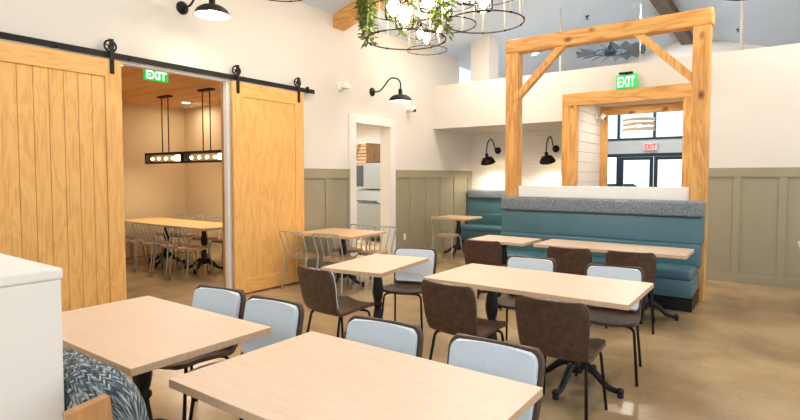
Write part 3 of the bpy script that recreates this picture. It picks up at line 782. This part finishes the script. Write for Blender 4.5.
# ------------------------------------------------------------------ wall lamps
def gooseneck(label, loc, rz, rise, reach, shade_r, shade_drop, tilt, lit, kind):
    """arm leaves a wall plate along local +x"""
    t = thing('gooseneck_lamp', label, 'wall lamp', loc, rz, group='black gooseneck wall lamps')
    b = B(); b.lathe([(.001, 0), (.075, 0), (.075, .012), (.05, .022), (.025, .03), (.02, .05), (.001, .05)], mtx=Matrix.Rotation(PI / 2, 4, 'Y'), n=20); b.obj('wall_plate', M['blackmatte'], t)
    if kind == 'long': arm = [(.04, 0, 0), (.16, 0, .0), (.26, 0, .07), (.33, 0, rise * .75), (.42, 0, rise), (reach - .06, 0, rise * .85), (reach, 0, rise * .45), (reach, 0, -shade_drop + .08)]
    else: arm = [(.04, 0, 0), (.12, 0, 0), (.20, 0, .10), (.27, 0, rise * .85), (.38, 0, rise), (reach - .05, 0, rise * .6), (reach, 0, 0), (reach + .0, 0, -shade_drop + .08)]
    b = B(); b.tube(spline(arm, 6), .0125, 8); b.obj('arm', M['blackmatte'], t)
    mt = Matrix.Translation((reach, 0, -shade_drop + .09)) @ Matrix.Rotation(tilt, 4, 'Y')
    b = B(); b.lathe([(.02, .02), (.035, .0), (.035, -.07), (.05, -.08), (.05, -.09)], mtx=mt, n=16); b.obj('socket', M['blackmatte'], t)
    b = B()
    b.lathe([(.04, -.075), (.07, -.085), (.11, -.092), (shade_r * .66, -.105), (shade_r * .82, -.128), (shade_r * .90, -.16), (shade_r, -.188), (shade_r * .99, -.192)], mtx=mt, n=28, cap=False)
    sh = b.obj('lamp_shade', M['blackmatte'], t)
    b = B(); b.lathe([(.02, -.083), (.068, -.090), (.108, -.097), (shade_r * .64, -.110), (shade_r * .80, -.133), (shade_r * .88, -.163), (shade_r * .975, -.19)], mtx=mt, n=28, cap=False); b.obj('shade_lining', M['shade_in'], sh)
    b = B(); b.sphere((0, 0, -.135), .04, scale=(1, 1, 1.1))
    for v in b.bm.verts: v.co = mt @ v.co
    b.obj('bulb', M['bulb'] if lit else M['cream_plastic'], t)
    if lit:
        p = Matrix.Translation(loc) @ Matrix.Rotation(rz, 4, 'Z') @ mt @ Vector((0, 0, -.185))
        light('lamp_glow', 'SPOT', p, lit, WARM, .06, (0, tilt if abs(rz) < .1 else 0, 0) if True else None, R_(150))
    return t
gooseneck('black gooseneck lamp above the rail between the oak barn doors', (LX, 3.51, 3.505), 0, .20, .58, .20, .09, 0, 14, 'long')
gooseneck('black gooseneck lamp above the kitchen doorway', (LX, 7.03, 2.99), 0, .19, .60, .205, .11, 0, 14, 'long')
gooseneck('black gooseneck lamp on the tiled wall left of the timber post', (-5.0, RY, 2.11), -PI / 2, .23, .56, .16, .19, .42, 45, 'short')  # unlit lamp; its light is added to brighten the tiled recess
gooseneck('black gooseneck lamp on the tiled wall seen inside the timber frame', (-3.70, RY, 2.11), -PI / 2, .23, .56, .16, .19, .42, 45, 'short')  # also an unlit lamp given added light for the recess

# ------------------------------------------------------------------ pendant cages
def ring_pts(r, z, n=40): return [(r * math.cos(2 * PI * k / n), r * math.sin(2 * PI * k / n), z) for k in range(n)]
def cage(label, loc, r=.328, jars=4, h=.72, ring_rz=0):
    x, y, z = loc; top = zc(x) - z
    t = thing('cage_pendant', label, 'pendant light', loc, ring_rz, group='round wire cage pendants')
    b = B(); b.tube(ring_pts(r, 0), .0065, 6, closed=True); lr = b
    b = B(); b.tube(ring_pts(r * .955, .24), .005, 6, closed=True); b.obj('middle_ring', M['wire_dark'], t)
    b = B(); b.tube(ring_pts(r * .955, h), .006, 6, closed=True); b.obj('upper_ring', M['wire_dark'], t)
    b = B(); b.tube([(r, 0, 0), (r * .955, 0, .24), (r * .955, 0, h)], .0035, 5); wm = b.mesh('vertical_wire', M['wire_gold'])
    for k in range(10):
        a = 2 * PI * k / 10 + .2; link('vertical_wire', wm, t, None, (0, 0, a)); lr.sphere((r * math.cos(a), r * math.sin(a), 0), .011, 8, 6)
    lr.obj('lower_ring', M['wire_dark'], t)
    b = B(); b.tube([(-r * .955, 0, h), (r * .955, 0, h)], .008, 6); b.tube([(0, -r * .955, h), (0, r * .955, h)], .008, 6); b.obj('cross_bar', M['wire_dark'], t)
    b = B(); b.tube([(0, 0, h), (0, 0, top)], .008, 6); b.obj('stem', M['wire_dark'], t)
    b = B(); b.lathe([(.001, top - .03), (.06, top - .03), (.07, top - .01), (.07, top + .03), (.001, top + .03)], n=16); b.obj('canopy', M['wire_dark'], t)
    spots = [(.0, -.02, .10), (-.17, .06, .22), (.16, .10, .24), (.05, -.18, .26)][:jars]
    for jx, jy, jz in spots:
        b = B(); b.lathe([(.045, jz + .20), (.072, jz + .18), (.078, jz + .02), (.072, jz - .005), (.070, jz), (.074, jz + .02), (.068, jz + .175), (.042, jz + .195)], cx=jx, cy=jy, n=16, cap=False); j = b.obj('glass_jar', M['jar'], t)
        b = B(); b.tube([(jx, jy, jz + .20), (jx, jy, h)], .004, 5); b.lathe([(.001, jz + .25), (.03, jz + .25), (.046, jz + .20), (.046, jz + .185), (.001, jz + .185)], cx=jx, cy=jy, n=12); b.obj('socket_cord', M['wire_dark'], j)
        b = B(); b.sphere((jx, jy, jz + .095), .048, 14, 10, (1, 1, 1.6)); b.obj('bulb', M['bulb'], j)
    light('pendant_glow', 'POINT', (x, y, z + .2), 9, WARM, .12)
    return t
cage('large wire cage pendant with hanging greenery in the top middle of the picture', (-2.508, 3.56, 2.672))
cage('wire cage pendant just left of the timber frame top corner', (-2.032, 4.037, 2.845))
cage('smaller looking wire cage pendant farther back below the greenery', (-4.676, 7.233, 3.60), h=.40, jars=3)
cage('wire cage pendant half hidden between the two front pendants', (-3.01, 5.05, 3.22), h=.62)
cage('wire cage pendant of which only its lower rim shows above the left wall', (-3.95, 3.48, 3.35), h=.50, jars=2)
cage('wire cage pendant of which only its lower rim shows at the top right', (-.24, 6.75, 3.52), h=.55, jars=2)

# greenery trailing from the front cage
def vine(label, base_xyz, strands):
    t = thing('trailing_vine', label, 'plant', base_xyz, group='trailing vines on the pendants')
    st = B(); lf = B()
    for (sx, sy, sz, ln, sway, dens) in strands:
        pts = []
        n = 9
        for k in range(n):
            u = k / (n - 1)
            pts.append(Vector((sx + sway * math.sin(u * 3 + sx * 9) * .5, sy + sway * math.cos(u * 2.4 + sy * 7) * .4, sz - ln * u)))
        st.tube(pts, .003, 5)
        for k in range(int(dens * ln * 100)):
            u = random.random(); p = pts[min(n - 2, int(u * (n - 1)))].lerp(pts[min(n - 1, int(u * (n - 1)) + 1)], (u * (n - 1)) % 1)
            a = random.uniform(0, 2 * PI); tilt = random.uniform(-.9, .3); s = random.uniform(.028, .052)
            d = Vector((math.cos(a) * math.cos(tilt), math.sin(a) * math.cos(tilt), math.sin(tilt)))
            sd = d.cross(Vector((0, 0, 1))).normalized(); up = sd.cross(d)
            o = p + d * random.uniform(.004, .05)
            v = [o, o + d * s * .5 + sd * s * .42 + up * s * .1, o + d * s * 1.4 - up * s * .15, o + d * s * .5 - sd * s * .42 + up * s * .1]
            vs = [lf.bm.verts.new(q) for q in v]; f = lf.bm.faces.new(vs); f.smooth = True
    st.obj('stems', M['stem'], t); o = lf.obj('foliage', M['leaf'], t); o['kind'] = 'stuff'
    return t
def around(r, z, angs, lens):
    return [(r * math.cos(R_(a)), r * math.sin(R_(a)), z, l,   .05, 3.0) for a, l in zip(angs, lens)]
vine('green trailing vine hanging down the left side of the big cage pendant', (-2.508, 3.56, 2.672),
     around(.34, .62, [195, 205, 212, 218, 226, 234, 242, 202, 222], [.60, .45, .52, .62, .40, .34, .3, .38, .46]))
vine('green trailing vine hanging inside the back of the big cage pendant', (-2.508, 3.56, 2.672),
     around(.31, .64, [120, 132, 140, 150, 62, 52, 45], [.42, .50, .36, .4, .45, .5, .38]))
vine('green trailing vine hanging at the right side of the big cage pendant', (-2.508, 3.56, 2.672),
     around(.36, .62, [26], [.58]))

# ------------------------------------------------------------------ linear lights, cans, signs, small fittings
def linear(label, cx, cy):
    t = thing('linear_pendant', label, 'pendant light', (cx, cy, 1.77), group='linear pendants over the communal table')
    b = B(); b.box(-.17, .17, -.05, .05, PZ - 1.77 - .03, PZ - 1.77, .004); b.obj('canopy', M['blackmatte'], t)
    for x in (-.10, .10):
        b = B(); b.tube([(x, 0, .19), (x, 0, PZ - 1.77 - .02)], .009, 6); b.obj('rod', M['blackmatte'], t)
    b = B(); b.box(-.58, .58, -.07, .07, .145, .19, .003); b.box(-.58, .58, -.07, -.06, 0, .03); b.box(-.58, .58, .06, .07, 0, .03)
    for x in (-.575, .575): b.box(x - .005, x + .005, -.07, .07, 0, .15)
    b.obj('frame', M['blackmatte'], t)
    b = B(); b.box(-.57, .57, -.066, -.062, .03, .145); b.box(-.57, .57, .062, .066, .03, .145); b.obj('glass_panel', M['jar'], t)
    for k in range(4):
        b = B(); b.sphere((-.44 + .22 * k, 0, .085), .023, 12, 8, (1.4, 1, 1)); b.obj('bulb', M['bulb_strip'], t)
    b = B(); b.box(.36, .56, -.055, .055, .035, .14, .006); b.obj('glowing_end', M['frost'], t)
    light('linear_glow', 'AREA', (cx, cy, 1.765), 11, WARM, 1.1, shape='RECTANGLE', sy=.12)
linear('long black linear pendant farther from the doorway over the communal table', -8.72, 5.04)
linear('long black linear pendant nearer the doorway over the communal table', -7.50, 5.04)

def can(label, x, y, z, slope, w=40, size=.16, warm=WARM, group='recessed ceiling lights'):
    t = thing('recessed_light', label, 'ceiling light', (x, y, z), group=group); t.rotation_euler = (0, slope, 0)
    b = B(); b.lathe([(.075, -.002), (.105, -.006), (.112, .0), (.112, .004), (.075, .004)], n=24, cap=False); b.obj('trim_ring', M['white'], t)
    b = B(); b.lathe([(.001, -.001), (.076, -.001), (.076, .004), (.001, .004)], n=24); b.obj('lens', M['can'], t)
    light('can_glow', 'AREA', (x, y, z - .02), w, warm, size, (0, slope, 0))
sl, sr = -math.atan(.3), math.atan(.3)
DAY = (.92, .96, 1.0)
can('recessed light high on the far ceiling left of the ridge beam', -2.52, 11.56, zc(-2.52), sl, 60, warm=DAY)
can('recessed light seen under the right end of the tall timber frame', -2.49, 14.2, zc(-2.49), sl, 60, warm=DAY)
can('recessed light seen just inside the left corner of the timber frame', -4.62, 11.77, zc(-4.62), sl, 60, warm=DAY)
for i, (x, y, w) in enumerate(((-4.0, 1.2, 40), (-4.0, 4.6, 42), (-4.0, 8.0, 62), (.4, 1.2, 36), (.4, 4.6, 30), (.4, 7.6, 45))):  # unseen fixtures, added to light the room evenly
    can('added recessed light out of view above the ' + ['left table', 'small table', 'far corner table', 'nearest table', 'middle of the room', 'back wall on the right'][i], x, y, zc(x), sl if x < -1.96 else sr, w)
for i, (x, y) in enumerate(((-6.7, 3.3), (-6.8, 5.3), (-9.2, 3.2), (-9.2, 5.75))):
    can(['recessed light in the plank ceiling by the exit sign', 'recessed light in the plank ceiling near the right jamb', 'recessed light in the plank ceiling by the left barn door', 'recessed light in the plank ceiling above the far chairs'][i], x, y, PZ, 0, 10, group='recessed lights in the plank ceiling')
b = B(); b.box(-7.9, -7.3, 5.5, 6.0, PZ - .012, PZ, .004)
tag(b.obj('air_diffuser', M['white']), 'white square air diffuser in the plank ceiling', 'air vent')
b = B(); b.box(-10.0+.45, -8.9, 5.8, 6.1, PZ - .012, PZ, .004)
tag(b.obj('air_diffuser', M['white']), 'white long air diffuser in the plank ceiling by the room corner', 'air vent')
light('kitchen_fill', 'AREA', (-7.8, 8.2, 2.9), 170, (.93, .97, 1), .3, shape='RECTANGLE', sy=1.4)  # fill light added to brighten the kitchen, with an unseen panel above
t = thing('kitchen_fill_panel', 'unseen ceiling light panel added in the kitchen', 'ceiling light', (-7.8, 8.2, 2.93))
b = B(); b.box(-.17, .17, -.72, .72, 0, .068, .005); b.obj('housing', M['white'], t)
can('recessed light in the passage ceiling', -2.0, 9.75, 2.87, 0, 18, .1, group='soffit lights')

def exit_sign(label, loc, rz, w, h, face, letter, back_label, mount):
    t = thing('exit_sign', label, 'exit sign', loc, rz)
    b = B(); b.box(-w / 2, w / 2, -.012, .012, -h / 2, h / 2, .003); b.obj('panel', face, t)
    me = text_mesh('EXIT', h, .003, letter)
    xs = [v.co.x for v in me.vertices]; ys = [v.co.y for v in me.vertices]
    kx, ky = .84 * w / (max(xs) - min(xs)), .74 * h / (max(ys) - min(ys)); mx_, my_ = (max(xs) + min(xs)) / 2, (max(ys) + min(ys)) / 2
    for v in me.vertices: v.co.x = (v.co.x - mx_) * kx; v.co.y = (v.co.y - my_) * ky
    o = link('lettering', me, t, (0, -.014, 0), (PI / 2, 0, 0))
    b = B()
    if mount == 'top': b.box(-w * .36, w * .3, -.03, .03, h / 2 + .015, h / 2 + .045, .004); b.box(-.02, .02, -.01, .01, h / 2, h / 2 + .02)
    elif mount == 'rod': b.box(-w * .45, w * .45, -.012, .012, h / 2, h / 2 + .02, .003); b.tube([(0, 0, h / 2), (0, 0, PZ - loc[2])], .008); b.lathe([(.001, PZ - loc[2] - .02), (.06, PZ - loc[2] - .02), (.06, PZ - loc[2]), (.001, PZ - loc[2])], n=14)
    else: b.box(-w * .5, w * .5, .0, .05, -h * .4, h * .5, .004)
    b.obj('housing', M['blackmatte'] if mount == 'top' else M['cream_plastic'], t)
    return t
exit_sign('green EXIT sign hanging inside the private dining room opening', (-5.93, 3.325, 2.725), PI / 2, .29, .125, M['exit_green'], M['exit_letter'], None, 'rod')
exit_sign('green EXIT sign on the bulkhead above the timber portal', (-1.985, 8.955, 3.06), 0, .31, .215, M['exit_green'], M['exit_letter'], None, 'top')
exit_sign('red EXIT sign over the far glass entry doors', (-2.78, 15.46, 2.345), 0, .33, .20, M['cream_plastic'], M['exit_red'], None, 'back')

t = thing('emergency_light', 'cream emergency light on the left wall right of the barn door rail', 'emergency light', (LX, 6.22, 2.965))
b = B(); b.lathe([(.001, 0), (.075, 0), (.075, .02), (.04, .035), (.001, .035)], mtx=Matrix.Rotation(PI / 2, 4, 'Y'), n=20); b.obj('base', M['cream_plastic'], t)
b = B(); b.box(.03, .14, -.035, .10, -.03, .055, .015, 3); b.obj('lamp_head', M['cream_plastic'], t)
def security_camera(label, loc, rz):
    t = thing('security_camera', label, 'security camera', loc, rz, group='white dome cameras')
    b = B(); b.lathe([(.001, 0), (.06, 0), (.06, .015), (.03, .03), (.001, .03)], mtx=Matrix.Rotation(PI / 2, 4, 'Y'), n=18); b.tube([(.02, 0, 0), (.08, 0, .0)], .02); b.obj('bracket', M['cream_plastic'], t)
    b = B(); b.sphere((.12, 0, 0), .06, 16, 10); b.obj('housing', M['cream_plastic'], t)
    b = B(); b.sphere((.155, .0, -.025), .034, 12, 8); b.obj('lens', M['black'], t)
security_camera('white security camera on the left wall below the second gooseneck lamp', (LX, 8.1, 2.80), 0)
security_camera('white security camera on the shiplap passage wall', (-2.785, 10.2, 2.66), 0)
t = thing('wall_outlet', 'white outlet on the sage panelling right of the kitchen doorway', 'outlet', (LX + .012, 7.98, .405))
b = B(); b.box(0, .008, -.038, .038, -.06, .06, .003); b.obj('cover_plate', M['cream_plastic'], t)
b = B(); b.box(.008, .011, -.016, .016, .01, .045); b.box(.008, .011, -.016, .016, -.045, -.01); b.obj('socket', M['white'], t)
# pipes and sprinklers
for i, (x, lb) in enumerate(((-3.42, 'pale conduit pipe rising from the ledge behind the left of the timber frame'), (-.507, 'pale conduit pipe rising from the ledge right of the timber frame'))):
    b = B(); b.tube([(x, 10, 3.357), (x, 10, zc(x))], .02, 10); b.lathe([(.021, 3.36), (.035, 3.36), (.035, 3.375), (.021, 3.375)], cx=x, cy=10, n=12)
    tag(b.obj('conduit_pipe', M['wall']), lb, 'pipe', 'conduit pipes')
for x, y, lb in ((-3.21, 10.96, 'small dark sprinkler head on the ceiling above the timber frame beam'), (-.776, 13.96, 'small dark sprinkler head beside the right conduit pipe')):
    b = B(); z = zc(x); b.lathe([(.001, z - .07), (.035, z - .065), (.012, z - .055), (.012, z - .03), (.03, z - .02), (.04, z + .01), (.001, z + .01)], cx=x, cy=y, n=12)
    tag(b.obj('sprinkler_head', M['steel_dark']), lb, 'sprinkler', 'ceiling sprinklers')

# windmill ceiling fan
t = thing('windmill_fan', 'galvanised windmill ceiling fan seen through the tall timber frame', 'ceiling fan', (-3.13, 12.5, 4.36)); t.rotation_euler = (-.03, 0, 0)
hub = B(); hub.lathe([(.001, -.08), (.10, -.08), (.13, -.03), (.13, .04), (.06, .08), (.06, .14), (.001, .14)], n=18); hub.obj('hub', M['storefront'], t)
b = B(); b.tube([(0, 0, .1), (0, 0, zc(-3.13) - 4.36)], .02, 8); b.obj('down_rod', M['storefront'], t)
b = B(); b.tube(ring_pts(.34, .0), .010, 6, closed=True); b.obj('brace_ring', M['storefront'], t)
for k in range(16):
    a = 2 * PI * k / 16
    mt = Matrix.Rotation(a, 4, 'Z') @ Matrix.Rotation(R_(-34), 4, 'X')
    b = B(); b.tube([mt @ Vector((.10, 0, 0)), mt @ Vector((.40, 0, 0))], .008, 6)
    n0 = len(b.bm.verts)
    pts = [Vector((.34, -.035, 0)), Vector((.74, -.10, 0)), Vector((.74, .10, 0)), Vector((.34, .035, 0))]
    b.poly([mt @ p for p in pts], (mt.to_3x3() @ Vector((0, 0, .006)))); b.obj('blade', M['galv'], t)
# slatted drum pendant in the entry
t = thing('slatted_pendant', 'whitewashed slatted drum pendant hanging in front of the entry windows', 'pendant light', (-2.32, 11.6, 2.47))
for k in range(3):
    b = B(); b.lathe([(.29, .0 + k * .10), (.302, .0 + k * .10), (.302, .062 + k * .10), (.29, .062 + k * .10), (.29, .0 + k * .10)], n=30, cap=False); b.obj('band', M['whitewash'], t)
b = B()
for k in range(4):
    a = PI / 4 + k * PI / 2; c, s = math.cos(a), math.sin(a)
    b.tube([(.288 * c, .288 * s, 0), (.288 * c, .288 * s, .26), (0, 0, .44)], .008, 6)
b.obj('hanging_frame', M['white'], t)
b = B(); b.tube([(0, 0, .44), (0, 0, zc(-2.32) - 2.47)], .006, 6); b.obj('cord', M['white'], t)
b = B(); b.sphere((0, 0, .13), .05); b.obj('bulb', M['bulb'], t)

# ------------------------------------------------------------------ world, camera, view
w = bpy.data.worlds.new('daylight'); SC.world = w; w.use_nodes = True
nt = w.node_tree; nt.nodes.clear()
o = nt.nodes.new('ShaderNodeOutputWorld'); bg = nt.nodes.new('ShaderNodeBackground')
bg.inputs[0].default_value = (.74, .87, 1.0, 1); bg.inputs[1].default_value = 1.5
nt.links.new(bg.outputs[0], o.inputs[0])

light('sun', 'SUN', (0, -20, 30), 5.0, (1, .97, .92), .01, (R_(35), 0, R_(8)))

cam = bpy.data.cameras.new('camera'); co = bpy.data.objects.new('camera', cam); COL.objects.link(co)
co.location = (0, 0, 1.55); co.rotation_euler = (PI / 2 - 0.0448981568, 0, 0.625115109)
cam.sensor_width = 36; cam.lens = 520.683529 * 36 / 800; cam.shift_y = -10.653583 / 800; cam.clip_start = .05; cam.clip_end = 300
SC.camera = co
vs = SC.view_settings; vs.view_transform = 'Standard'; vs.look = 'None'; vs.gamma = 1; vs.use_curve_mapping = False
vs.exposure = 0.12
